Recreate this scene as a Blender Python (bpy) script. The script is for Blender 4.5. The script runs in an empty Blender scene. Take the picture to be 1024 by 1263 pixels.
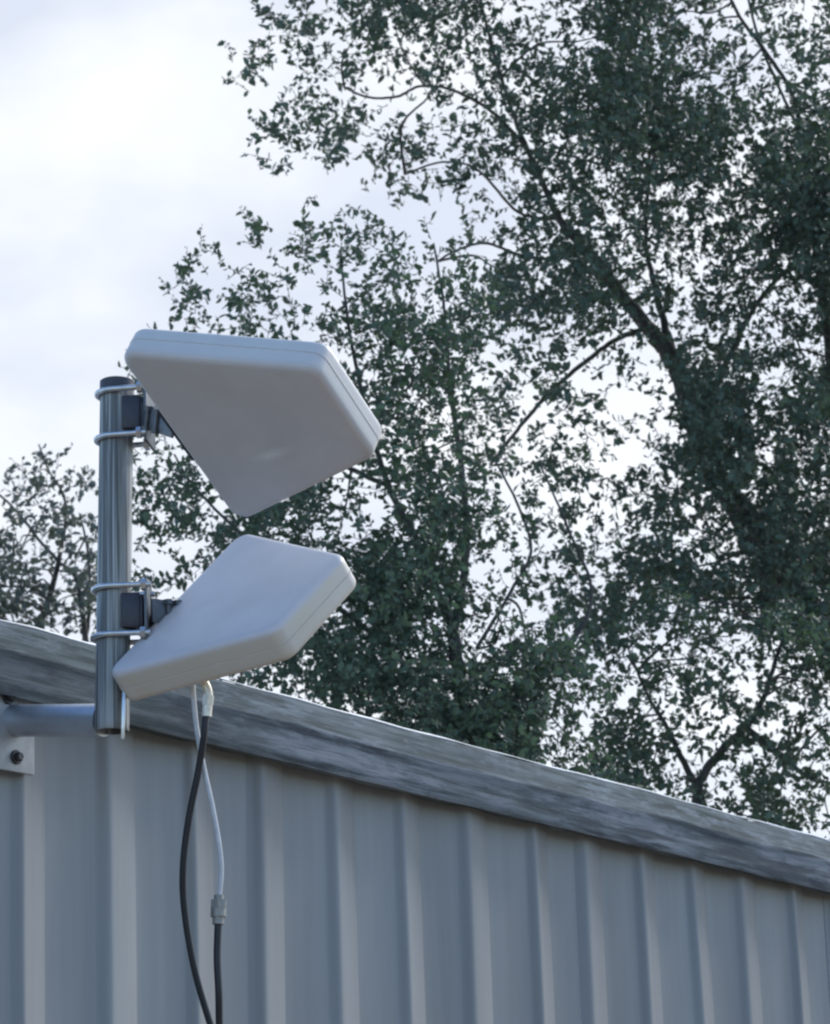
import bpy, bmesh, math, random
import numpy as np
from mathutils import Vector, Matrix
random.seed(7); rng = np.random.default_rng(11)
R = math.radians
scene = bpy.context.scene
COL = scene.collection

# ------------------------------------------------------------------ camera
F = 3700.0                      # focal length in photo pixels (photo 1024 x 1263)
TH, RO = R(15.8), R(2.0)
CAM = np.array([0, 0, 1.6])
FW = np.array([0, math.cos(TH), math.sin(TH)])
r0 = np.array([1., 0, 0]); u0 = np.cross(r0, FW)
RT = math.cos(RO)*r0 - math.sin(RO)*u0
UP = math.cos(RO)*u0 + math.sin(RO)*r0
def at(x, y, Y):
    d = FW + RT*(x-512)/F + UP*(631.5-y)/F
    return CAM + d*(Y/d[1])
cd = bpy.data.cameras.new('camera'); cam = bpy.data.objects.new('camera', cd); COL.objects.link(cam)
M = Matrix(((RT[0], UP[0], -FW[0], CAM[0]), (RT[1], UP[1], -FW[1], CAM[1]), (RT[2], UP[2], -FW[2], CAM[2]), (0, 0, 0, 1)))
cam.matrix_world = M
cd.sensor_fit = 'VERTICAL'; cd.sensor_height = 36; cd.lens = F*36/1263
cd.clip_start = 0.05; cd.clip_end = 3000
cd.dof.use_dof = True; cd.dof.focus_distance = 4.2; cd.dof.aperture_fstop = 24
scene.camera = cam

# ------------------------------------------------------------------ materials
def mat(name):
    m = bpy.data.materials.new(name); m.use_nodes = True
    nt = m.node_tree; b = nt.nodes['Principled BSDF']
    return m, nt, b
def nd(nt, t, **kw):
    n = nt.nodes.new(t)
    for k, v in kw.items():
        if k in n.inputs: n.inputs[k].default_value = v
        else: setattr(n, k, v)
    return n
def noise(nt, scale=(1, 1, 1), s=5, detail=4, rough=.6, rot=(0, 0, 0), loc=(0, 0, 0)):
    tc = nt.nodes.new('ShaderNodeTexCoord'); mp = nt.nodes.new('ShaderNodeMapping')
    mp.inputs['Scale'].default_value = scale; mp.inputs['Rotation'].default_value = rot; mp.inputs['Location'].default_value = loc
    nt.links.new(tc.outputs['Object'], mp.inputs['Vector'])
    n = nt.nodes.new('ShaderNodeTexNoise'); n.inputs['Scale'].default_value = s
    n.inputs['Detail'].default_value = detail; n.inputs['Roughness'].default_value = rough
    nt.links.new(mp.outputs['Vector'], n.inputs['Vector'])
    return n
def ramp(nt, src, stops):
    r = nt.nodes.new('ShaderNodeValToRGB'); e = r.color_ramp.elements
    while len(e) < len(stops): e.new(.5)
    for i, (p, c) in enumerate(stops):
        e[i].position = p; e[i].color = (c, c, c, 1) if isinstance(c, (int, float)) else (*c, 1)
    nt.links.new(src, r.inputs['Fac']); return r
def mix(nt, fac, a, b, mode='MIX'):
    m = nt.nodes.new('ShaderNodeMix'); m.data_type = 'RGBA'; m.blend_type = mode
    for sock, v in ((m.inputs['Factor'], fac), (m.inputs['A'], a), (m.inputs['B'], b)):
        if hasattr(v, 'links'): nt.links.new(v, sock)
        else: sock.default_value = v if isinstance(v, (int, float)) else (*v, 1)
    return m.outputs['Result']
def bump(nt, b, src, strength, dist):
    bp = nt.nodes.new('ShaderNodeBump'); bp.inputs['Strength'].default_value = strength; bp.inputs['Distance'].default_value = dist
    nt.links.new(src, bp.inputs['Height']); nt.links.new(bp.outputs['Normal'], b.inputs['Normal'])

def simple(name, col, rough=.6, metal=0, var=.25, s=30, bumpd=.0006, scale=(1, 1, 1)):
    m, nt, b = mat(name)
    n = noise(nt, s=s, scale=scale)
    r = ramp(nt, n.outputs['Fac'], [(.25, tuple(c*(1-var) for c in col)), (.75, tuple(min(1, c*(1+var)) for c in col))])
    nt.links.new(r.outputs['Color'], b.inputs['Base Color'])
    b.inputs['Roughness'].default_value = rough; b.inputs['Metallic'].default_value = metal
    if bumpd: bump(nt, b, n.outputs['Fac'], .5, bumpd)
    return m

def plastic(scuffed_shaded=True):
    m, nt, b = mat('white_plastic')
    n = noise(nt, s=9, detail=5); fine = noise(nt, s=160, detail=2)
    k_ = .88 if scuffed_shaded else 1.0  # shade on the upper antenna's underside put into a darker base colour
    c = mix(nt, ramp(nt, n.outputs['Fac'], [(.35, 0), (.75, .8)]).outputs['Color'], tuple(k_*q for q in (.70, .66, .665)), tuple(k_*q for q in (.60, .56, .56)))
    # pale scuff rubbed into the broad face
    tc = nt.nodes.new('ShaderNodeTexCoord'); mp = nt.nodes.new('ShaderNodeMapping'); mp.vector_type = 'TEXTURE'
    mp.inputs['Location'].default_value = (.13, -.05, 0); mp.inputs['Rotation'].default_value = (0, 0, R(8)); mp.inputs['Scale'].default_value = (.045, .011, .2)
    nt.links.new(tc.outputs['Object'], mp.inputs['Vector'])
    gr = nt.nodes.new('ShaderNodeTexGradient'); gr.gradient_type = 'SPHERICAL'; nt.links.new(mp.outputs['Vector'], gr.inputs['Vector'])
    sn = noise(nt, s=70, scale=(1, 1, 1))
    mul = nt.nodes.new('ShaderNodeMath'); mul.operation = 'MULTIPLY'; nt.links.new(gr.outputs['Fac'], mul.inputs[0]); nt.links.new(sn.outputs['Fac'], mul.inputs[1])
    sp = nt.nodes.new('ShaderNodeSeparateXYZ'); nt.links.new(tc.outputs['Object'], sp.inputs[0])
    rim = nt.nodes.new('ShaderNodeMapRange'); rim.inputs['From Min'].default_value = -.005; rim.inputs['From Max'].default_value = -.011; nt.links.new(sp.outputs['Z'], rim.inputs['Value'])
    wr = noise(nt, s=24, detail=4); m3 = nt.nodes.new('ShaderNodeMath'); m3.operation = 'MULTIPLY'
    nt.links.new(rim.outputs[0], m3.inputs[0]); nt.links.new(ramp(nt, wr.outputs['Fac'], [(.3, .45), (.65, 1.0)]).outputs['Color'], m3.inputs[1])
    c = mix(nt, m3.outputs[0], c, (.64, .59, .50) if not scuffed_shaded else (.66, .645, .62))
    if scuffed_shaded: c = mix(nt, mul.outputs[0], c, (.85, .85, .85))
    nt.links.new(c, b.inputs['Base Color'])
    nt.links.new(ramp(nt, n.outputs['Fac'], [(.3, .34), (.8, .5)]).outputs['Color'], b.inputs['Roughness'])
    bump(nt, b, fine.outputs['Fac'], .25, .0004)
    return m
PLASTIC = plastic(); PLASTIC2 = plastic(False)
def galv():
    m, nt, b = mat('galvanised_steel')
    n = noise(nt, s=22, scale=(1, 1, .25), detail=6)
    st = noise(nt, s=170, scale=(1, 1, .012), detail=3)
    c = mix(nt, ramp(nt, n.outputs['Fac'], [(.3, 0), (.7, 1)]).outputs['Color'], (.24, .25, .245), (.38, .395, .39))
    c = mix(nt, ramp(nt, st.outputs['Fac'], [(.47, 0), (.53, .85)]).outputs['Color'], c, (.10, .105, .105))  # dark reflection stripes of the pole put into the colour
    st2 = noise(nt, s=120, scale=(1, 1, .010), detail=2, loc=(5, 2, 0))
    c = mix(nt, ramp(nt, st2.outputs['Fac'], [(.60, 0), (.66, .8)]).outputs['Color'], c, (.60, .62, .62))  # pale streaks: highlights on the steel painted into the colour
    nt.links.new(c, b.inputs['Base Color']); b.inputs['Metallic'].default_value = .4
    nt.links.new(ramp(nt, n.outputs['Fac'], [(.3, .44), (.7, .60)]).outputs['Color'], b.inputs['Roughness'])
    bump(nt, b, st.outputs['Fac'], .35, .0006)
    return m
GALV = galv()
BRIGHT = simple('bright_zinc', (.62, .64, .66), .3, .9, .15, 80, 0)
ARMZ = simple('dull_galvanised', (.50, .54, .60), .36, .75, .2, 18, 0)
DARKP = simple('dark_bracket_plastic', (.035, .035, .05), .4, 0, .3, 60)
DARKS = simple('dull_steel', (.13, .14, .155), .45, .5, .3, 60)
BLACK = simple('black_cable_rubber', (.012, .013, .018), .45, 0, .3, 60)
WHITEC = simple('white_cable_sheath', (.55, .56, .57), .45, 0, .12, 60)
BRASS = simple('nickel_connector', (.78, .72, .60), .4, .3, .25, 90)
BOLT = simple('dull_bolt', (.05, .05, .055), .5, .6, .3, 90)
PLATE = simple('painted_plate', (.36, .38, .40), .5, .3, .15, 60)
def sheet():
    m, nt, b = mat('shed_sheet_paint')
    st = noise(nt, s=9, scale=(1, 1, .06), detail=6, rough=.65)
    bl = noise(nt, s=2.2, detail=4)
    c = mix(nt, ramp(nt, st.outputs['Fac'], [(.35, 0), (.7, 1)]).outputs['Color'], (.285, .302, .312), (.205, .218, .225))
    c = mix(nt, ramp(nt, bl.outputs['Fac'], [(.4, 0), (.75, .4)]).outputs['Color'], c, (.235, .235, .235))
    nt.links.new(c, b.inputs['Base Color'])
    b.inputs['Roughness'].default_value = .5; b.inputs['Metallic'].default_value = .1
    bump(nt, b, bl.outputs['Fac'], .3, .004)
    return m
SHEET = sheet()
def flashing_mat():
    m, nt, b = mat('weathered_flashing')
    g = noise(nt, s=75, scale=(1, .055, 1), detail=6, rough=.6)
    p = noise(nt, s=5, scale=(1, .35, 1), detail=5, rough=.65, loc=(3, 1, 2))
    k = noise(nt, s=11, scale=(1, .25, 1), detail=3, loc=(7, 0, 0))
    c = mix(nt, ramp(nt, g.outputs['Fac'], [(.42, 0), (.56, 1)]).outputs['Color'], (.10, .112, .125), (.26, .285, .315))
    c = mix(nt, ramp(nt, p.outputs['Fac'], [(.42, 0), (.66, .65)]).outputs['Color'], c, (.085, .104, .10))
    c = mix(nt, ramp(nt, k.outputs['Fac'], [(.62, 0), (.74, .8)]).outputs['Color'], c, (.06, .068, .08))
    tc = nt.nodes.new('ShaderNodeTexCoord'); sp = nt.nodes.new('ShaderNodeSeparateXYZ'); nt.links.new(tc.outputs['Object'], sp.inputs[0])
    up_ = nt.nodes.new('ShaderNodeMapRange'); up_.inputs['From Min'].default_value = .056; up_.inputs['From Max'].default_value = .064; nt.links.new(sp.outputs['Z'], up_.inputs['Value'])
    mm = nt.nodes.new('ShaderNodeMath'); mm.operation = 'MULTIPLY'; nt.links.new(up_.outputs[0], mm.inputs[0])
    nt.links.new(ramp(nt, p.outputs['Fac'], [(.3, .75), (.5, 1.0)]).outputs['Color'], mm.inputs[1])
    mo = noise(nt, s=38, scale=(1, .28, 1), detail=6, rough=.7, loc=(2, 9, 4))
    lich = mix(nt, ramp(nt, g.outputs['Fac'], [(.40, 0), (.60, 1)]).outputs['Color'], (.045, .060, .060), (.12, .148, .152))
    lich = mix(nt, ramp(nt, mo.outputs['Fac'], [(.50, 0), (.62, .75)]).outputs['Color'], lich, (.20, .235, .26))
    c = mix(nt, mm.outputs[0], c, lich)
    lo = noise(nt, s=30, scale=(1, .22, 1), detail=6, rough=.7, loc=(1, 5, 8))
    c = mix(nt, ramp(nt, lo.outputs['Fac'], [(.50, 0), (.60, .55)]).outputs['Color'], c, (.06, .072, .08))
    nt.links.new(c, b.inputs['Base Color']); b.inputs['Roughness'].default_value = .85; b.inputs['Specular IOR Level'].default_value = .12
    bump(nt, b, g.outputs['Fac'], .8, .003)
    return m
FLASH = flashing_mat()
def bark():
    m, nt, b = mat('rough_bark')
    n = noise(nt, s=14, scale=(1, 1, .25), detail=8, rough=.7)
    nt.links.new(ramp(nt, n.outputs['Fac'], [(.3, (.035, .032, .028)), (.7, (.15, .14, .125))]).outputs['Color'], b.inputs['Base Color'])
    b.inputs['Roughness'].default_value = .9; bump(nt, b, n.outputs['Fac'], .8, .02)
    return m
BARK = bark()
def leafmat(name, a, c2, tr):
    m, nt, b = mat(name)
    n = noise(nt, s=1.6, detail=3); n2 = noise(nt, s=22, detail=1)
    c = mix(nt, ramp(nt, n.outputs['Fac'], [(.35, 0), (.65, 1)]).outputs['Color'], a, c2)
    c = mix(nt, ramp(nt, n2.outputs['Fac'], [(.35, .0), (.7, .55)]).outputs['Color'], c, tuple(x*2.0 for x in c2))
    nt.links.new(c, b.inputs['Base Color']); b.inputs['Roughness'].default_value = .45
    t = nt.nodes.new('ShaderNodeBsdfTranslucent'); t.inputs['Color'].default_value = (*tr, 1)
    ms = nt.nodes.new('ShaderNodeMixShader'); ms.inputs[0].default_value = .3
    out = nt.nodes['Material Output']
    nt.links.new(b.outputs[0], ms.inputs[1]); nt.links.new(t.outputs[0], ms.inputs[2]); nt.links.new(ms.outputs[0], out.inputs['Surface'])
    return m

# ------------------------------------------------------------------ mesh helpers
class MB:
    def __init__(s): s.v = []; s.f = []; s.m = []
    def add(s, v, f, mi=0):
        o = len(s.v); s.v += [tuple(p) for p in v]; s.f += [tuple(i+o for i in q) for q in f]; s.m += [mi]*len(f)
    def build(s, name, mats, parent=None, smooth=True, loc=None, mw=None):
        me = bpy.data.meshes.new(name); me.from_pydata(s.v, [], s.f)
        for x in (mats if isinstance(mats, (list, tuple)) else [mats]): me.materials.append(x)
        if any(s.m): me.polygons.foreach_set('material_index', s.m)
        if smooth: me.polygons.foreach_set('use_smooth', [True]*len(s.f))
        me.update()
        bm = bmesh.new(); bm.from_mesh(me); bmesh.ops.recalc_face_normals(bm, faces=bm.faces); bm.to_mesh(me); bm.free()
        if smooth: me.set_sharp_from_angle(angle=R(38))
        o = bpy.data.objects.new(name, me); COL.objects.link(o)
        if parent: o.parent = parent
        if mw is not None: o.matrix_basis = mw
        return o
def smooth_path(pts, rad, n=6):
    P = [np.array(p, float) for p in pts]; out = []; rr = []
    if len(P) == 2: n = max(n, 2)
    for i in range(len(P)-1):
        p0 = P[max(i-1, 0)]; p1 = P[i]; p2 = P[i+1]; p3 = P[min(i+2, len(P)-1)]
        for k in range(n):
            t = k/n
            out.append(.5*((2*p1)+(-p0+p2)*t+(2*p0-5*p1+4*p2-p3)*t*t+(-p0+3*p1-3*p2+p3)*t**3)); rr.append(rad[i]*(1-t)+rad[i+1]*t)
    out.append(P[-1]); rr.append(rad[-1])
    return out, rr
def tube(mb, pts, rad, seg=10, cap=True, mi=0):
    pts = [np.array(p, float) for p in pts]
    if isinstance(rad, (int, float)): rad = [rad]*len(pts)
    v = []; nrm = None
    for i, p in enumerate(pts):
        t = pts[min(i+1, len(pts)-1)]-pts[max(i-1, 0)]; t = t/np.linalg.norm(t)
        if nrm is None:
            a = np.array([0, 0, 1.]) if abs(t[2]) < .9 else np.array([1., 0, 0]); nrm = np.cross(t, a)
        nrm = nrm-t*(nrm@t); nrm /= np.linalg.norm(nrm); b = np.cross(t, nrm)
        for k in range(seg):
            A = 2*math.pi*k/seg; v.append(p+rad[i]*(math.cos(A)*nrm+math.sin(A)*b))
    f = [(i*seg+k, i*seg+(k+1) % seg, (i+1)*seg+(k+1) % seg, (i+1)*seg+k) for i in range(len(pts)-1) for k in range(seg)]
    if cap: f += [tuple(range(seg))[::-1], tuple(range((len(pts)-1)*seg, len(pts)*seg))]
    mb.add(v, f, mi)
def boxm(mb, c, X, Y, Z, sx, sy, sz, bev=.12, mi=0):
    """bevelled box: axes X,Y,Z, full sizes"""
    bm = bmesh.new(); bmesh.ops.create_cube(bm, size=1)
    for w in bm.verts: w.co = Vector((w.co.x*sx, w.co.y*sy, w.co.z*sz))
    bmesh.ops.bevel(bm, geom=bm.edges[:], offset=min(sx, sy, sz)*bev, segments=2, affect='EDGES', profile=.5)
    bm.verts.index_update()
    v = [c+X*w.co.x+Y*w.co.y+Z*w.co.z for w in bm.verts]; f = [[w.index for w in q.verts] for q in bm.faces]
    mb.add(v, f, mi); bm.free()
def empty(name, loc, label, cat, group=None):
    o = bpy.data.objects.new(name, None); COL.objects.link(o); o.empty_display_size = .05
    o['label'] = label; o['category'] = cat
    if group: o['group'] = group
    return o                       # placed at origin first; moved by rebase()
def rebase(o, loc):
    """put the Empty at its base point while its parts stay where they are"""
    o.location = loc
    for ch in o.children:
        if ch.matrix_basis == Matrix.Identity(4) and ch.type == 'MESH':
            ch.data.transform(Matrix.Translation(-Vector(loc)))
            for g in ch.children:
                if g.type == 'MESH' and g.data.users: g.data.transform(Matrix.Translation(-Vector(loc)))
        else: ch.location = ch.location-Vector(loc)
unit = lambda a: np.array(a, float)/np.linalg.norm(a)
ZZ = np.array([0, 0, 1.])

# ------------------------------------------------------------------ shed
AL = R(37.0)
SLOPE = -.0215                    # the roof edge falls slightly to the right
def zb(s): return ZB+SLOPE*s
WD = np.array([math.sin(AL), math.cos(AL), 0]); WN = np.array([WD[1], -WD[0], 0])
POLE = at(141, 650, 4.1)
W0 = POLE-.22*WN; W0[2] = 0
def wall_hit(x, y, proud=0):
    d = FW + RT*(x-512)/F + UP*(631.5-y)/F
    t = ((W0+WN*proud-CAM)@WN)/(d@WN); return CAM+d*t
ZB, FH = 2.534, .112             # underside and height of the roof flashing
S0, S1, SD = -2.2, 5.2, 3.6
shed = empty('metal_shed', (0, 0, 0), 'grey ribbed metal shed with weathered roof flashing, the antenna mast fixed to its wall', 'shed')
def ribbed(name, org, d, n, L, H, pitch=.18, phase=0., seam=None):
    mb = MB(); prof = []
    s = -phase
    k = 0
    while s < L:
        j = (math.sin(k*2.3)+math.sin(k*5.1))*.0035
        w = 1+.16*math.sin(k*3.7)
        a = s+j
        prof += [(a-.055*w, .0085), (a-.051*w, .0092), (a-.046*w, .0135), (a-.042*w, .0185), (a-.038*w, .0208), (a-.033*w, .0215), (a-.027*w, .0206), (a-.018, .0186),
                 (a+.010, .0119), (a+.020, .0093), (a+.024, .0078), (a+.027, .0028), (a+.030, .0004), (a+.035, .0), (a+.048, .0010), (a+.070, .0030), (a+.095, .0054), (a+.112, .0070)]
        s += pitch; k += 1
    prof = [(min(max(a, 0), L), o) for a, o in prof]
    prof = [q for i, q in enumerate(prof) if i == 0 or q[0] > prof[i-1][0]+1e-5]
    if seam is not None:
        o_s = np.interp([seam, seam+.0015], [q[0] for q in prof], [q[1] for q in prof])
        prof = sorted([q for q in prof if not seam-.001 < q[0] < seam+.0025]+[(seam, o_s[0]), (seam+.0015, o_s[1])])
    zs = np.linspace(0, H, 14); nz = len(zs); v = []
    for i, (a, o) in enumerate(prof):
        for z in zs:
            wob = .0022*math.sin(a*3.1+z*1.3)+.0016*math.sin(a*7.7-z*2.9+1)+.0012*math.sin(z*6+a*13)
            step = 0
            if seam is not None and a > seam+.001: step = -.0045
            P_ = org+d*a+n*(o*.95+wob+step); v.append(P_+ZZ*z*(zb((P_-W0)@WD)+.05)/H)
    f = [(i*nz+j, (i+1)*nz+j, (i+1)*nz+j+1, i*nz+j+1) for i in range(len(prof)-1) for j in range(nz-1)]
    mb.add(v, f)
    return mb.build(name, SHEET, shed)
# front wall, phase so a rib crest falls on s = 0.62, 0.82 ...
OW = W0+WD*S0
ribbed('wall', OW, WD, WN, S1-S0, ZB+.05, phase=(.18-((.600-S0) % .18)) % .18, seam=.528-S0)
ribbed('wall', OW-WN*SD, WD, -WN, S1-S0, ZB+.05)
ribbed('wall', OW, -WN, -WD, SD, ZB+.05)
ribbed('wall', OW+WD*(S1-S0), -WN, WD, SD, ZB+.05)
# flashing folded along the top of the front wall
mb = MB()
prof = [(.000, .004), (.030, .000), (.036, -.004), (.0385, .000), (.040, .004), (.040, .018), (.0395, .034), (.040, .050), (.0425, .056), (.0415, .061), (.037, .065),
        (.031, .076), (.024, .088), (.017, .100), (.012, .108), (.005, .112), (-.002, .114), (-.010, .1155), (-.05, .116)]
Ls = np.arange(S0-.03, S1+.03, .04); v = []
for i, s in enumerate(Ls):
    for k, (o, z) in enumerate([(q[0]+(.010 if q[0] > .001 else 0), q[1]) for q in prof]):
        w = .0011*math.sin(s*4.1+.6)+.0006*math.sin(s*11.3+1.1)+.0003*math.sin(s*23.7)
        top = .0004*math.sin(s*17+k)+.0003*math.sin(s*39+k*1.7) if 7 < k < 16 else .0004*math.sin(s*29+k)
        v.append((o+w*.6+top, s, z+w*(.4 if k < 6 else 1)+top*.7))
n = len(prof); mb.add(v, [(i*n+k, (i+1)*n+k, (i+1)*n+k+1, i*n+k+1) for i in range(len(Ls)-1) for k in range(n-1)])
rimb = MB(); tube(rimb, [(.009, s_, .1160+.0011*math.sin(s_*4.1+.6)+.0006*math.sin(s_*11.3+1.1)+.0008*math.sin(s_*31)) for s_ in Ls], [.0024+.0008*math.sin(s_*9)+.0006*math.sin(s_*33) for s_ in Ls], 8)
# local frame so the streaks run along the flashing (local y = wall direction)
fl = mb.build('roof_flashing', FLASH, shed)
yd = unit(WD+ZZ*SLOPE); zd = np.cross(WN, yd)
if zd[2] < 0: zd = -zd
o_ = W0+ZZ*ZB
mw = Matrix(((WN[0], yd[0], zd[0], o_[0]), (WN[1], yd[1], zd[1], o_[1]), (WN[2], yd[2], zd[2], o_[2]), (0, 0, 0, 1)))
fl.matrix_basis = mw
rb_ = rimb.build('roof_edge_highlight', simple('pale_edge_highlight', (.46, .49, .53), .5, .1, .5, 14, .001, (1, 1, 1)), shed); rb_.matrix_basis = mw  # thin pale strip added to stand for sunlight along the top fold
# low pitched roof of ribbed sheets falling to the back
mb = MB(); v = []; prof = []
s = S0-.02
while s < S1: prof += [(s, 0), (s+.06, 0), (s+.08, .027), (s+.11, .027), (s+.13, 0)]; s += .2
for a, o in prof:
    for t, dz in ((.03, .083), (SD+.12, -.02)): v.append(W0+WD*a-WN*t+ZZ*(zb(a)+dz+o))
mb.add(v, [(2*i, 2*i+2, 2*i+3, 2*i+1) for i in range(len(prof)-1)])
mb.build('roof', SHEET, shed, smooth=False)
# screws along the wall under the flashing and at mid height
# slab
mb = MB(); boxm(mb, W0+WD*((S0+S1)/2)-WN*(SD/2)+ZZ*.03, WD, WN, ZZ, S1-S0+.16, SD+.16, .12, .05)
mb.build('footing', simple('concrete', (.3, .29, .28), .9, 0, .2, 12, .003), shed, smooth=False)
rebase(shed, tuple(W0))

# ------------------------------------------------------------------ mast
A1 = at(141, 888, 4.1)
mast = empty('antenna_mast', (0, 0, 0), 'upright galvanised steel pole on a bracket arm bolted to the shed wall', 'mast')
top = at(144.5, 474, 4.1); bot = at(138, 902, 4.1)
ax = unit(top-bot); RP = .0241
mb = MB(); N = 40
e1 = unit(np.cross(ax, [0, 1, 0])); e2 = np.cross(ax, e1)
rings = [(bot, RP-.003), (bot-ax*.0005+ax*.0005, RP-.0006), (bot+ax*.001, RP)] + [(bot+(top-bot)*t, RP) for t in np.linspace(.02, .98, 12)] + [(top-ax*.001, RP), (top, RP-.0008), (top, RP-.003), (top-ax*.05, RP-.003)]
rings = [(bot+ax*.05, RP-.003)]+rings
v = [c+r*(math.cos(2*math.pi*k/N)*e1+math.sin(2*math.pi*k/N)*e2) for c, r in rings for k in range(N)]
mb.add(v, [(i*N+k, i*N+(k+1) % N, (i+1)*N+(k+1) % N, (i+1)*N+k) for i in range(len(rings)-1) for k in range(N)])
mb.add([top-ax*.03+(RP-.0025)*(math.cos(2*math.pi*k/N)*e1+math.sin(2*math.pi*k/N)*e2) for k in range(N)], [tuple(range(N))])
mb.build('pole', GALV, mast)
# black end cap at the top
mb = MB(); 
tube(mb, [top-ax*.010, top+ax*.0035, top+ax*.0055], [RP+.0008, RP+.0008, RP-.002], 32)
mb.build('end_cap', DARKP, mast)
base = wall_hit(6, 889, .012)
mb = MB(); A0 = A1-(A1-base)*.0
ed = unit(A1-base)
tube(mb, [base, base+ed*.004, A1-ed*.02], [.0235, .0232, .0232], 32)
tube(mb, [base-ed*.002, base+ed*.006, base+ed*.009], [.030, .0285, .0240], 32)   # weld collar
arm = mb.build('bracket_arm', ARMZ, mast)
mb = MB()
pc = wall_hit(3, 908, .031)
pd = unit(WD)
boxm(mb, pc-WN*.002+WD*.012+ZZ*.008, WD, ZZ, WN, .105, .112, .006, .2)
plate = mb.build('mounting_plate', PLATE, mast)
for (px, py) in ((20, 934), (10, 860)):
    mb = MB(); c = wall_hit(px, py, .033)
    tube(mb, [c, c+WN*.002, c+WN*.003], [.0105, .0105, .0095], 20)
    tube(mb, [c+WN*.002, c+WN*.009, c+WN*.0105], [.0068, .0068, .0055], 6)
    mb.build('bolt', BOLT, mast)
# slotted gusset strip down the end of the pole
mb = MB(); g0 = at(153.5, 850, 4.068); g1 = at(151.5, 912, 4.068)
boxm(mb, (g0+g1)/2, np.array([1., 0, 0]), np.array([0, 1., 0]), unit(g0-g1), .0045, .006, np.linalg.norm(g0-g1), .15)
mb.build('gusset', BRIGHT, mast)
rebase(mast, tuple(base))

# ------------------------------------------------------------------ antennas
L_, WB, WF, T_ = .280, .345, .172, .055
def abase(az, roll, el):
    fx = np.array([math.cos(el)*math.sin(az), math.cos(el)*math.cos(az), math.sin(el)])
    sy = unit(np.cross(ZZ, fx)); sz = np.cross(fx, sy)
    return fx, math.cos(roll)*sy+math.sin(roll)*sz, -math.sin(roll)*sy+math.cos(roll)*sz
def outline(ins, rc, seg=7):
    # trapezoid offset inward by ins, corners rounded
    c = [np.array(p) for p in ((0, -WB/2), (L_, -WF/2), (L_, WF/2), (0, WB/2))]
    n = 4; lines = []
    for i in range(n):
        a, b = c[i], c[(i+1) % n]; t = (b-a)/np.linalg.norm(b-a); nn = np.array([-t[1], t[0]]); lines.append((a+nn*ins, t))
    pts = []
    for i in range(n):
        (p, t), (q, u) = lines[i-1], lines[i]
        k = ((q-p)[0]*u[1]-(q-p)[1]*u[0])/(t[0]*u[1]-t[1]*u[0]); pts.append(p+t*k)
    out = []
    for i in range(n):
        p = pts[i]; a = pts[i-1]-p; b = pts[(i+1) % n]-p; a /= np.linalg.norm(a); b /= np.linalg.norm(b)
        h = math.acos(max(-1, min(1, a@b)))/2; r = max(rc-ins*.7, .004); dist = r/math.tan(h); cc = p+(a+b)/np.linalg.norm(a+b)*(r/math.sin(h))
        s = p+a*dist; e = p+b*dist
        a0 = math.atan2(*(s-cc)[::-1]); a1 = math.atan2(*(e-cc)[::-1])
        da = (a1-a0+math.pi) % (2*math.pi)-math.pi
        for k in range(seg+1): A = a0+da*k/seg; out.append(cc+r*np.array([math.cos(A), math.sin(A)]))
    return out
def radome(parent, mw, pm):
    # local: x forward, y across, z through the thickness (near face at z=0)
    mb = MB(); rings = []
    b = .0105
    for k in range(6):
        A = k/5*math.pi/2; rings.append((b*(1-math.sin(A)), -b*(1-math.cos(A))))
    rings += [(0, -.018), (0, -.0275), (.0008, -.0281), (.0008, -.0289), (-.0004, -.0294), (0, -.040+.002)]
    for k in range(6):
        A = k/5*math.pi/2; rings.append((b*(1-math.cos(A)), -T_+b*(1-math.sin(A))))
    rings[0:0] = [(.075, 0.0012), (.055, .0012), (.03, .0008), (.016, .0003)]
    rings += [(.02, -T_-.0002), (.05, -T_-.0006)]
    v = []; n = None
    for ins, z in rings:
        o = outline(ins, .022); n = len(o); v += [(p[0], p[1], z) for p in o]
    f = [(i*n+k, i*n+(k+1) % n, (i+1)*n+(k+1) % n, (i+1)*n+k) for i in range(len(rings)-1) for k in range(n)]
    f += [tuple(range(n)), tuple(range((len(rings)-1)*n, len(rings)*n))[::-1]]
    mb.add(v, f)
    o = mb.build('radome', pm, parent); o.matrix_basis = mw; return o
def ubolt(parent, c, a, l):
    a = unit([a[0], a[1], 0]); p = np.array([-a[1], a[0], 0]); Rr = RP+.0042
    pts = [c+p*Rr+a*l, c+p*Rr+a*l*.5, c+p*Rr]
    for k in range(1, 16):
        A = math.pi*k/16; pts.append(c+Rr*(p*math.cos(A)-a*math.sin(A)))
    pts += [c-p*Rr, c-p*Rr+a*l*.5, c-p*Rr+a*l]
    mb = MB(); tube(mb, pts, .0042, 12); u = mb.build('u_bolt', BRIGHT, parent)
    for s in (1, -1):
        mb = MB(); q = c+s*p*Rr+a*(l-.014); tube(mb, [q, q+a*.007], .0085, 6); mb.build('nut', BRIGHT, u)
    return u
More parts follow.
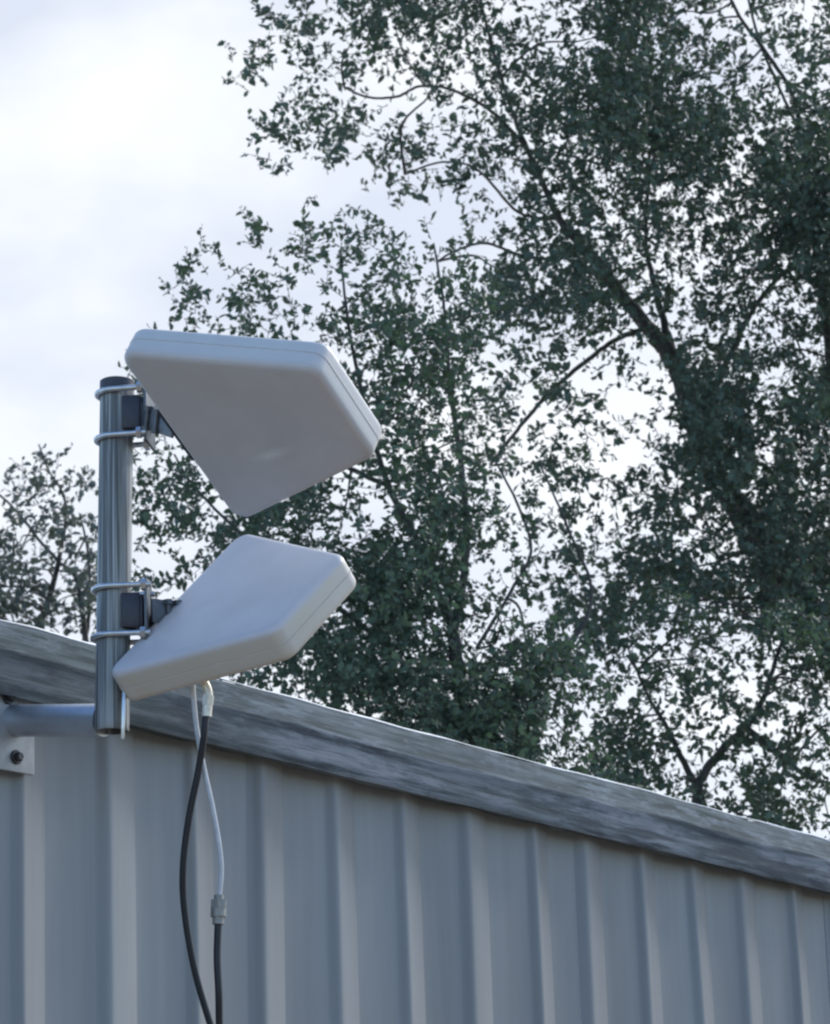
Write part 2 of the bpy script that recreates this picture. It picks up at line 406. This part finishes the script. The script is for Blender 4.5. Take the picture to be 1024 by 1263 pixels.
def antenna(label, o, az, roll, el, ys, a, l, flip):
    root = empty('panel_antenna', (0, 0, 0), label, 'antenna', 'flat panel antennas on the mast')
    fx, y, z = abase(az, roll, el)
    mw = Matrix(((fx[0], y[0], z[0], o[0]), (fx[1], y[1], z[1], o[1]), (fx[2], y[2], z[2], o[2]), (0, 0, 0, 1)))
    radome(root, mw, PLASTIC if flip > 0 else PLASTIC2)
    a = unit([a[0], a[1], 0]); p = np.array([-a[1], a[0], 0])
    cs = []
    for py in ys:
        zc = at(143, py, 4.1)[2]; t = (zc-bot[2])/(top[2]-bot[2]); cs.append(bot+(top-bot)*t)
    for c in cs: ubolt(root, c, a, l)
    mid = (cs[0]+cs[1])/2; hz = abs(cs[0][2]-cs[1][2])
    # toothed saddle clamped against the pole
    mb = MB()
    boxm(mb, mid+a*(RP+.013), a, p, ZZ, .013, .042, hz*.66, .15)
    for s in (1, -1): boxm(mb, mid+a*(RP+.002)+p*s*.020, a, p, ZZ, .026, .008, hz*.72, .2)
    mb.build('saddle_clamp', DARKP, root)
    mb = MB(); boxm(mb, mid+a*(RP+.024), a, p, ZZ, .004, .062, hz+.022, .2); mb.build('clamp_plate', DARKS, root)
    # bracket arm to the rear edge of the radome
    rear = o-z*T_/2
    s0 = mid+a*(RP+.024); d = unit(rear-s0); sd = unit(np.cross(d, ZZ)); up = np.cross(sd, d); ln = np.linalg.norm(rear-s0)
    mb = MB()
    for q in (1, -1): boxm(mb, (s0+rear)/2+sd*q*.016, d, sd, up, ln+.012, .004, .034, .2)
    boxm(mb, (s0+rear)/2-up*.0, d, sd, up, ln*.5, .034, .004, .2)
    mb.build('tilt_bracket', DARKS, root)
    mb = MB(); boxm(mb, rear-fx*.004, fx, y, z, .010, .10, .036, .2); mb.build('rear_flange', DARKP, root)
    for q in (.35, .62):
        mb = MB(); c = s0+(rear-s0)*q+sd*.020
        tube(mb, [c-up*.018, c+up*.016], .0035, 10); tube(mb, [c+up*.010, c+up*.017], .0072, 6); tube(mb, [c-up*.018, c-up*.012], .0072, 6)
        mb.build('bolt', DARKS, root)
    return root, fx, y, z
UO = np.array([-.3250, 3.95189, 2.83241]); LO = np.array([-.34882, 4.12693, 2.64885])
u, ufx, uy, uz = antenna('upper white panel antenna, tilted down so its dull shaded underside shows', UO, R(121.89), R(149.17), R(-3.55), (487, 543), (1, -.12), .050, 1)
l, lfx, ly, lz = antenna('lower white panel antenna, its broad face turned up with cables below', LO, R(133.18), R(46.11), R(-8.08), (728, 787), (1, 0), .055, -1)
mb = MB()
# connector boots under the lower antenna
def under(px, py, Y): return at(px, py, Y)
rebase(u, tuple(POLE*np.array([1, 1, 0])+ZZ*at(143, 515, 4.1)[2])); rebase(l, tuple(POLE*np.array([1, 1, 0])+ZZ*at(143, 757, 4.1)[2]))

# ------------------------------------------------------------------ cables
def cable(mb, pix, r, n=8, seg=12):
    P, rr = smooth_path([at(*q) for q in pix], [r]*len(pix), n); tube(mb, P, rr, seg)
bc = empty('coaxial_cable', (0, 0, 0), 'long black cable curving down from the brass connector under the lower antenna', 'cable')
mb = MB(); cable(mb, [(254, 878, 4.03), (252, 905, 4.03), (245, 950, 4.04), (233, 1010, 4.05), (226, 1070, 4.06), (228, 1125, 4.07), (240, 1195, 4.08), (258, 1258, 4.09), (285, 1340, 4.10), (300, 1460, 4.12), (296, 1700, 4.16), (280, 2000, 4.22), (270, 2260, 4.27)], .0048)
mb.build('cable_sheath', BLACK, bc)
mb = MB()
cable(mb, [(250, 838, 4.03), (256, 850, 4.03), (258, 862, 4.03)], .0062, 3, 14)
cable(mb, [(257.5, 858, 4.03), (256, 870, 4.03)], .0082, 2, 6)
cable(mb, [(256, 869, 4.03), (255, 884, 4.03)], .0068, 2, 16)
mb.build('connector', BRASS, bc)
wc = empty('pigtail_cable', (0, 0, 0), 'thin white pigtail lead hanging beside the long black cable', 'cable')
mb = MB(); cable(mb, [(238, 842, 4.05), (239, 862, 4.05), (243, 900, 4.05), (251, 945, 4.05), (262, 995, 4.05), (270, 1040, 4.05), (273, 1075, 4.05), (270, 1110, 4.05)], .0035)
mb.build('cable_sheath', WHITEC, wc)
mb = MB(); cable(mb, [(270, 1104, 4.05), (270, 1112, 4.05)], .0066, 2, 14)
cable(mb, [(270, 1110, 4.05), (269.6, 1120, 4.05)], .0115, 2, 6); cable(mb, [(269.6, 1120, 4.05), (269.4, 1131, 4.05)], .0105, 2, 18); cable(mb, [(269.4, 1130, 4.05), (269.2, 1140, 4.05)], .0080, 2, 18)
mb.build('connector', simple('tarnished_connector', (.30, .29, .27), .5, .4, .3, 90), wc)
b2 = MB(); cable(b2, [(269.2, 1140, 4.05), (268, 1180, 4.05), (270, 1225, 4.05), (271, 1270, 4.06), (276, 1350, 4.07), (288, 1500, 4.10), (284, 1750, 4.15), (270, 2050, 4.2), (262, 2260, 4.25)], .0050)
o = b2.build('coaxial_cable', BLACK); o['label'] = 'short black cable joined to the end of the thin white pigtail lead'; o['category'] = 'cable'

# ------------------------------------------------------------------ trees
ROWS = {}
def tile(tx, ty, s):
    for j, line in enumerate(s.split()):
        for i, ch in enumerate(line): ROWS[(tx*8+i, ty*8+j)] = int(ch)/10
# how thick the foliage stands, in steps of a few decimetres across the crowns
tile(1, 0, '00355678 02453675 14214455 00024521 00146412 00544136 00212156 00000023')
tile(2, 0, '86655579 76555348 45657779 44467899 25468799 34566689 34666766 11135775')
tile(3, 0, '98553555 87663556 96674456 98755365 99997667 99995688 78996899 75767999')
tile(0, 1, '00000000 00000001 00000013 00000023 00000334 00000333 00000333 00000333')
tile(1, 1, '02013420 22335764 23213346 34233457 46545667 45543456 33333576 33333587')
tile(2, 1, '31324676 44356896 54486597 55797798 67664565 68546543 67443423 76552133')
tile(3, 1, '67756799 66567899 55666779 35676457 44576676 34776676 14898566 13799579')
tile(0, 2, '00000334 02100456 43430556 42430666 33530456 63360334 65564223 76655432')
tile(1, 2, '33333358 33334577 24676347 47987435 69866566 56776799 45556899 55555699')
tile(2, 2, '76520223 65521543 87513542 98515312 98544433 98644666 88434667 76533578')
tile(3, 2, '23799798 25899687 34699796 56576996 56656888 88867899 78988998 77766898')
tile(0, 3, '22112233 22112233 22222222 22222222 22222222 22222222 22222222 22222222')
tile(1, 3, '55688889 55788998 45669999 33456678 44556678 44556678 44556678 44556678')
tile(2, 3, '74356778 87788876 99988857 99999645 99999467 89999689 88888888 88888888')
tile(3, 3, '65564789 46573558 46663667 64546465 75155454 85364663 83546854 66567874')
G = np.zeros((34, 32))
for (i, j), v_ in ROWS.items():
    if j < 34: G[j, i] = v_
G[32:] = G[31]
def dens(x, y):
    gx = np.clip(x/32-.5, 0, 30.999); gy = np.clip(y/32-.5, 0, 32.999)
    i = gx.astype(int); j = gy.astype(int); fx = gx-i; fy = gy-j
    return G[j, i]*(1-fx)*(1-fy)+G[j, i+1]*fx*(1-fy)+G[j+1, i]*(1-fx)*fy+G[j+1, i+1]*fx*fy
def fasc(x): return np.interp(x, [-200, 0, 300, 550, 1024, 1200], [730, 775, 848, 915, 1040, 1085])
def which(x, y):
    """tree owning a spot of foliage: 1 big right, 2 centre, 3 left, 4 small right"""
    w = np.ones(len(x), int)
    bx = np.interp(y, [240, 270, 330, 420, 560, 700, 860, 1000, 1100], [330, 560, 640, 600, 590, 660, 740, 800, 820])
    c = (y > 255+18*np.sin(x/37)) & (x < bx+25*np.sin(y/31)); w[c] = 2
    w[(x < 150) & (y > 480)] = 3
    w[(w == 1) & (y > np.interp(x, [640, 800, 1024], [800, 740, 770])+20*np.sin(x/23))] = 4
    return w
LEAVES = {1: leafmat('leaf_blue_green', (.042, .066, .052), (.072, .104, .076), (.10, .17, .10)),
          2: leafmat('leaf_deep_green', (.040, .065, .048), (.074, .108, .072), (.10, .18, .09)),
          3: leafmat('leaf_grey_green', (.055, .075, .072), (.08, .105, .098), (.11, .15, .11)),
          4: leafmat('leaf_mid_green', (.040, .065, .048), (.080, .112, .076), (.12, .20, .10))}
TREES = {1: dict(Y=11.0, dY=1.1, label='large dark leafy tree with a leaning forked limb, filling the right side and top', name='broadleaf_tree', c=(800, 350)),
         2: dict(Y=9.0, dY=.7, label='dense mid sized tree directly behind the two antennas and the shed roof', name='broadleaf_tree', c=(540, 620)),
         3: dict(Y=12.5, dY=.7, label='sparse pale tree with open sprays left of the antenna pole', name='broadleaf_tree', c=(0, 760)),
         4: dict(Y=9.8, dY=.6, label='small tree with a V shaped fork rising over the right end of the roof', name='broadleaf_tree', c=(860, 900))}
LIMBS = {
 1: [([(1200, 1250), (1130, 1000), (1060, 850), (985, 735), (925, 650), (872, 560), (838, 460), (808, 415)], [34, 27, 22, 19, 17, 15, 13, 11], 'trunk'),
     ([(808, 415), (775, 375), (745, 335), (715, 300), (690, 270), (665, 215), (640, 160), (618, 95), (600, 30), (580, -60)], [10, 9, 8.5, 7.5, 5, 3.6, 3, 2.4, 2, 1.5], 'branch'),
     ([(832, 440), (818, 395), (806, 345), (797, 300), (800, 230), (812, 150), (800, 60), (805, -60)], [7, 5, 4, 3, 2.4, 2, 1.6, 1.4], 'branch'),
     ([(790, 408), (765, 416), (738, 434), (705, 460), (680, 482), (655, 510), (628, 543), (604, 574)], [4.2, 3.6, 3.4, 3.2, 3, 2.8, 2.6, 2.2], 'branch'),
     ([(1052, 840), (1040, 600), (1022, 420), (1000, 250), (981, 128), (945, 65), (912, 20), (880, -50)], [12, 9, 7, 5, 3, 2.6, 2.3, 2], 'branch'),
     ([(1000, 250), (985, 165), (962, 110), (935, 45), (915, -40)], [3, 2.4, 2.2, 2, 1.6], 'branch'),
     ([(715, 300), (680, 318), (640, 314), (600, 300), (565, 308), (540, 322)], [4, 2.4, 2, 1.8, 1.6, 1.2], 'branch'),
     ([(655, 190), (610, 140), (560, 112), (520, 106), (490, 119), (455, 120), (425, 108)], [3, 2.4, 2, 1.8, 1.8, 1.6, 1.3], 'branch'),
     ([(885, 600), (925, 660), (945, 720), (942, 790)], [9, 8, 8, 7], 'branch'),
     ([(858, 520), (900, 440), (930, 380), (975, 330), (1040, 300)], [6, 4.5, 3.5, 2.8, 2], 'branch'),
     ([(690, 270), (640, 262), (590, 210), (545, 200), (500, 215)], [2.6, 2, 1.6, 1.4, 1.2], 'branch')],
 2: [([(610, 1250), (600, 1050), (590, 950), (570, 860), (560, 780)], [20, 16, 13, 10, 8], 'trunk'),
     ([(560, 780), (520, 680), (480, 600), (450, 500), (430, 400), (420, 310)], [6, 5, 4, 2.8, 2, 1.3], 'branch'),
     ([(560, 780), (575, 680), (570, 580), (555, 480), (548, 380), (535, 300)], [6, 5, 4, 2.8, 2, 1.3], 'branch'),
     ([(480, 600), (400, 560), (330, 500), (300, 440)], [3.5, 3, 2.2, 1.4], 'branch'),
     ([(590, 930), (480, 800), (390, 730), (300, 660), (240, 600), (215, 560)], [5, 4, 3, 2.2, 1.6, 1.2], 'branch'),
     ([(588, 800), (630, 730), (655, 680), (640, 625), (612, 570)], [2.6, 2.4, 2.1, 1.8, 1.3], 'branch'),
     ([(590, 900), (680, 820), (730, 740), (700, 650), (665, 570)], [5, 4, 2.4, 1.8, 1.2], 'branch')],
 3: [([(30, 1200), (25, 1000), (20, 880), (10, 780)], [18, 15, 11, 8], 'trunk'),
     ([(110, 830), (96, 720), (72, 692), (50, 668), (28, 640), (5, 615), (-30, 590)], [5, 2.6, 2.3, 2, 1.8, 1.5, 1.2], 'branch'),
     ([(20, 840), (60, 740), (80, 650), (78, 610), (60, 580), (48, 548)], [6, 4, 2, 1.6, 1.2, 1], 'branch'),
     ([(20, 880), (100, 800), (110, 700), (100, 640)], [5, 3, 2, 1.2], 'branch')],
 4: [([(875, 1250), (870, 1100), (866, 1010), (858, 966)], [16, 13, 9.5, 7.5], 'trunk'),
     ([(860, 970), (838, 930), (824, 900), (800, 860), (775, 800)], [5, 4, 3.2, 2.4, 1.5], 'branch'),
     ([(860, 968), (890, 925), (920, 898), (942, 860), (958, 810), (975, 760)], [6, 5.2, 4.4, 3.4, 2.6, 1.8], 'branch'),
     ([(920, 898), (960, 930), (1000, 960), (1050, 970)], [5, 4, 3, 2], 'branch')]}
def vnoise(x, y, s, seed):
    g = np.random.default_rng(seed).random((80, 80)); gx = (x/s+20) % 78; gy = (y/s+20) % 78
    i = gx.astype(int); j = gy.astype(int); fx = gx-i; fy = gy-j; fx = fx*fx*(3-2*fx); fy = fy*fy*(3-2*fy)
    return g[j, i]*(1-fx)*(1-fy)+g[j, i+1]*fx*(1-fy)+g[j+1, i]*(1-fx)*fy+g[j+1, i+1]*fx*fy
# spray seeds
NS = 90000; PER = 6
X = rng.uniform(-150, 1180, NS*3); Yp = rng.uniform(-170, 1110, NS*3)
D = dens(X, Yp)
hole = np.exp(-((X-680)/110)**2-((Yp-520)/110)**2)
D = np.clip(D+.05*hole, 0, .95)
nz = vnoise(X, Yp, 15, 3)
fine = np.clip(D+(nz-.5)*.45*np.sin(np.clip(D, 0, 1)*math.pi)**.6, 0, .985)
fine[D < .04] = 0
fine = np.where((D < .3), fine*np.clip((nz-.12)*3.0, 0, 2.0), fine)
want = (1+1.3*np.clip(D, 0, 1)**3)*-np.log(1-np.clip(fine, 0, .975))*1024/15.0/PER*1.12     # sprays per 32px cell
area_cells = (1330*1280)/1024.
p = want/(NS*3/area_cells)
p = np.where((X < 150) & (Yp > 480), p*.88, p)
keep = (rng.random(NS*3) < p) & (Yp < fasc(X)+45)
X, Yp, D = X[keep], Yp[keep], D[keep]
WT = which(X, Yp)
def rand_unit(n):
    a = rng.normal(size=(n, 3)); return a/np.linalg.norm(a, axis=1)[:, None]
def at_np(x, y, Y):
    d = FW[None]+RT[None]*((x-512)/F)[:, None]+UP[None]*((631.5-y)/F)[:, None]
    return CAM[None]+d*(Y/d[:, 1])[:, None]
for key, T in TREES.items():
    root = empty(T['name'], (0, 0, 0), T['label'], 'tree', None)
    k = Y0 = T['Y']; px = Y0/F/math.cos(TH)*1.0
    limb3d = []
    r0_ = random.Random(key)
    for pts, rad, kind in LIMBS[key]:
        dz = 0; P3 = []
        off = r0_.uniform(-.5, .5)*T['dY'] if kind == 'branch' else 0
        for i, (x, y) in enumerate(pts):
            t = i/(len(pts)-1); P3.append(at(x, y, Y0+T['dY']*.3+off*t))
        rr = [q*px*1.0 for q in rad]
        if kind == 'trunk':
            g = P3[0].copy(); g[2] = -.05; g[0] += .1; P3 = [g]+P3; rr = [rr[0]*1.5]+rr
        P, r2 = smooth_path(P3, rr, 8)
        P = [q+np.array([r0_.uniform(-1, 1), r0_.uniform(-1, 1), r0_.uniform(-1, 1)])*.006*min(1, w_/.03) for q, w_ in zip(P, r2)]
        mb = MB(); tube(mb, P, r2, 12 if kind == 'trunk' else 8)
        mb.build(kind, BARK, root); limb3d += P
    LP = np.array(limb3d)
    sel = WT == key
    x, y, d = X[sel], Yp[sel], D[sel]; n = len(x)
    Yd = Y0+rng.normal(0, .5, n).clip(-1.1, 1.1)*T['dY']
    C0 = at_np(x, y, Yd)
    # spray directions: outwards from the crown's middle, random, a little drooping
    cen = at(T['c'][0], T['c'][1], Y0)
    out = C0-cen; out /= np.linalg.norm(out, axis=1)[:, None]+1e-6
    sd = out*.7+rand_unit(n)*.9+np.array([0, 0, -.05]); sd /= np.linalg.norm(sd, axis=1)[:, None]
    slen = rng.uniform(.5, 1.2, n)*30*px
    V = []; Fq = []; base_i = 0
    # stems: thin three sided
    aux = rand_unit(n); sn = np.cross(sd, aux); sn /= np.linalg.norm(sn, axis=1)[:, None]; sb = np.cross(sd, sn)
    sag = rng.uniform(-.12, .12, n)
    st0 = C0-sd*slen[:, None]*.5
    def along(t): return st0+sd*(slen*t)[:, None]+sn*(np.sin(t*math.pi)*sag*slen)[:, None]
    stem_r = .42*px
    for t, rr in ((0, 1.5), (.5, 1.1), (1, .6)):
        c = along(t)
        for A in (0, 2.094, 4.189): V.append(c+(sn*math.cos(A)+sb*math.sin(A))*stem_r*rr)
    VS = np.stack(V, 1).reshape(-1, 3)       # n*9
    idx = np.arange(n)*9
    FS = []
    for s_ in (0, 1):
        for q in range(3): FS.append(np.stack([idx+s_*3+q, idx+s_*3+(q+1) % 3, idx+s_*3+3+(q+1) % 3, idx+s_*3+3+q], 1))
    FS = np.concatenate(FS)
    # leaves
    LV = []
    for j in range(PER):
        t = (j+.6)/PER+rng.uniform(-.05, .05, n)
        c = st0+sd*(slen*t)[:, None]+sn*(np.sin(t*math.pi)*sag*slen)[:, None]
        ang = rng.uniform(0, 2*math.pi, n) if True else 0
        rad = sn*np.cos(ang)[:, None]+sb*np.sin(ang)[:, None]
        ld = sd*rng.uniform(.1, .9, n)[:, None]+rad+rand_unit(n)*.25; ld /= np.linalg.norm(ld, axis=1)[:, None]
        wn = np.cross(ld, rand_unit(n)); wn /= np.linalg.norm(wn, axis=1)[:, None]; up = np.cross(ld, wn)
        LL = np.clip(rng.lognormal(0, .30, n), .45, 1.8)*8.1*px; W = LL*rng.uniform(.25, .34, n)
        b0 = c; a1 = c+ld*(LL*.38)[:, None]; a2 = c+ld*(LL*.75)[:, None]; tip = c+ld*LL[:, None]-up*(LL*.12)[:, None]
        wv = wn*W[:, None]; uv = up*(W*.35)[:, None]
        LV.append(np.stack([b0, a1+wv+uv, a2+wv*.75+uv*.7-up*(LL*.04)[:, None], tip, a2-wv*.75+uv*.7-up*(LL*.04)[:, None], a1-wv+uv], 1))
    LVa = np.concatenate(LV).reshape(-1, 3); nl = len(LVa)//6
    o6 = np.arange(nl)*6+len(VS)
    FL = np.concatenate([np.stack([o6, o6+1, o6+2, o6+3], 1), np.stack([o6, o6+3, o6+4, o6+5], 1)])
    verts = np.concatenate([VS, LVa]); faces = np.concatenate([FS, FL])
    # branchlets reaching from the limbs to the sprays
    tw = MB(); nb = 0
    order = rng.permutation(n)[:min(n, 900)]
    for q in order:
        if nb >= (85 if key == 1 else 55): break
        dd = np.linalg.norm(LP-st0[q], axis=1); m_ = dd.argmin(); dist = dd[m_]/px
        if dist < 30 or dist > 200 or d[q] < .4 or (key == 3 and dist > 90): continue
        a = LP[m_]; b = st0[q]; L = dd[m_]; mid1 = a+(b-a)*.35+rand_unit(1)[0]*L*.10+ZZ*L*.05; mid2 = a+(b-a)*.7+rand_unit(1)[0]*L*.08
        r_ = (1.0+dist*.006)*px
        P, rr = smooth_path([a, mid1, mid2, b], [r_, r_*.8, r_*.55, .6*px], 4); tube(tw, P, rr, 5); nb += 1
    if tw.v:
        tv = np.array(tw.v); tf = np.array([f for f in tw.f if len(f) == 4])+len(verts)
        verts = np.concatenate([verts, tv]); faces = np.concatenate([faces, tf]); nt_ = len(tf)
    else: nt_ = 0
    me = bpy.data.meshes.new('crown'); me.vertices.add(len(verts)); me.vertices.foreach_set('co', verts.astype(np.float32).ravel())
    me.loops.add(len(faces)*4); me.loops.foreach_set('vertex_index', faces.astype(np.int32).ravel())
    me.polygons.add(len(faces)); me.polygons.foreach_set('loop_start', np.arange(len(faces), dtype=np.int32)*4)
    me.polygons.foreach_set('loop_total', np.full(len(faces), 4, dtype=np.int32))
    me.materials.append(BARK); me.materials.append(LEAVES[key])
    mi = np.zeros(len(faces), np.int32); mi[len(FS):len(FS)+len(FL)] = 1; me.polygons.foreach_set('material_index', mi)
    me.update(calc_edges=True)
    ob = bpy.data.objects.new('crown', me); COL.objects.link(ob); ob.parent = root
    print('tree', key, 'sprays', n, 'leaves', nl)
    g = at(LIMBS[key][0][0][0][0], LIMBS[key][0][0][0][1], Y0); rebase(root, (g[0]+.1, g[1], 0))

# ------------------------------------------------------------------ ground
mb = MB(); S = 400; n = 24
mb.add([(-S+2*S*i/n, -S+2*S*j/n, 0) for i in range(n+1) for j in range(n+1)], [(i*(n+1)+j, (i+1)*(n+1)+j, (i+1)*(n+1)+j+1, i*(n+1)+j+1) for i in range(n) for j in range(n)])
m, nt, b = mat('dry_ground')
a = noise(nt, s=.8, detail=8, rough=.7); c = noise(nt, s=14, detail=5)
cc = mix(nt, ramp(nt, a.outputs['Fac'], [(.4, 0), (.6, 1)]).outputs['Color'], (.26, .19, .125), (.17, .14, .085))
cc = mix(nt, ramp(nt, c.outputs['Fac'], [(.4, 0), (.7, .5)]).outputs['Color'], cc, (.27, .24, .20))
nt.links.new(cc, b.inputs['Base Color']); b.inputs['Roughness'].default_value = .95; bump(nt, b, c.outputs['Fac'], .6, .03)
g = mb.build('ground', m); g['kind'] = 'structure'

# ------------------------------------------------------------------ light
w = bpy.data.worlds.new('World'); scene.world = w; w.use_nodes = True
nt = w.node_tree; bg = nt.nodes['Background']
SUN_AZ, SUN_EL = R(47), R(38)        # azimuth from +Y towards +X
sky = nt.nodes.new('ShaderNodeTexSky'); sky.sky_type = 'NISHITA'; sky.sun_disc = False
sky.sun_elevation = SUN_EL; sky.sun_rotation = SUN_AZ; sky.air_density = 1.0; sky.dust_density = .6; sky.ozone_density = 2.5
tc = nt.nodes.new('ShaderNodeTexCoord')
mp = nt.nodes.new('ShaderNodeMapping'); mp.inputs['Scale'].default_value = (1, 1, 1.6); nt.links.new(tc.outputs['Generated'], mp.inputs['Vector'])
n1 = nd(nt, 'ShaderNodeTexNoise', Scale=2.6, Detail=5.0, Roughness=.5); nt.links.new(mp.outputs[0], n1.inputs['Vector'])
n2 = nd(nt, 'ShaderNodeTexNoise', Scale=9.0, Detail=4.0, Roughness=.5); nt.links.new(mp.outputs[0], n2.inputs['Vector'])
# cloud bank thickest towards the sun, broken up by noise
dot = nt.nodes.new('ShaderNodeVectorMath'); dot.operation = 'DOT_PRODUCT'
sv = (math.sin(SUN_AZ)*math.cos(SUN_EL), math.cos(SUN_AZ)*math.cos(SUN_EL), math.sin(SUN_EL))
nt.links.new(tc.outputs['Generated'], dot.inputs[0]); dot.inputs[1].default_value = (.38, .84, .38)
mr = nt.nodes.new('ShaderNodeMapRange'); mr.inputs['From Min'].default_value = .2; mr.inputs['From Max'].default_value = .85
mr.inputs['To Min'].default_value = -.6; mr.inputs['To Max'].default_value = .42; nt.links.new(dot.outputs['Value'], mr.inputs['Value'])
ad = nt.nodes.new('ShaderNodeMath'); ad.operation = 'ADD'; nt.links.new(mr.outputs[0], ad.inputs[0]); nt.links.new(n1.outputs['Fac'], ad.inputs[1])
cm = ramp(nt, ad.outputs[0], [(.42, 0), (.80, .93)])
cc = ramp(nt, n2.outputs['Fac'], [(.35, (3.9, 4.15, 4.65)), (.65, (5.4, 5.45, 5.5))])
blue = mix(nt, 1.0, sky.outputs['Color'], (1.14, 1.22, 1.30), 'MULTIPLY')
col = mix(nt, cm.outputs['Color'], blue, cc.outputs['Color'])
nt.links.new(col, bg.inputs['Color']); bg.inputs['Strength'].default_value = .15
sd_ = bpy.data.lights.new('sun', 'SUN'); sd_.energy = 2.3; sd_.angle = R(12); sd_.color = (1, .99, .975)
so = bpy.data.objects.new('sun', sd_); COL.objects.link(so)
so.rotation_euler = Vector(sv).to_track_quat('Z', 'Y').to_euler()
vs = scene.view_settings; vs.view_transform = 'Standard'; vs.look = 'None'; vs.exposure = .40; vs.gamma = 1; vs.use_curve_mapping = False
scene.render.engine = 'CYCLES'
scene.cycles.filter_width = 2.3
scene.render.resolution_x = 830; scene.render.resolution_y = 1024
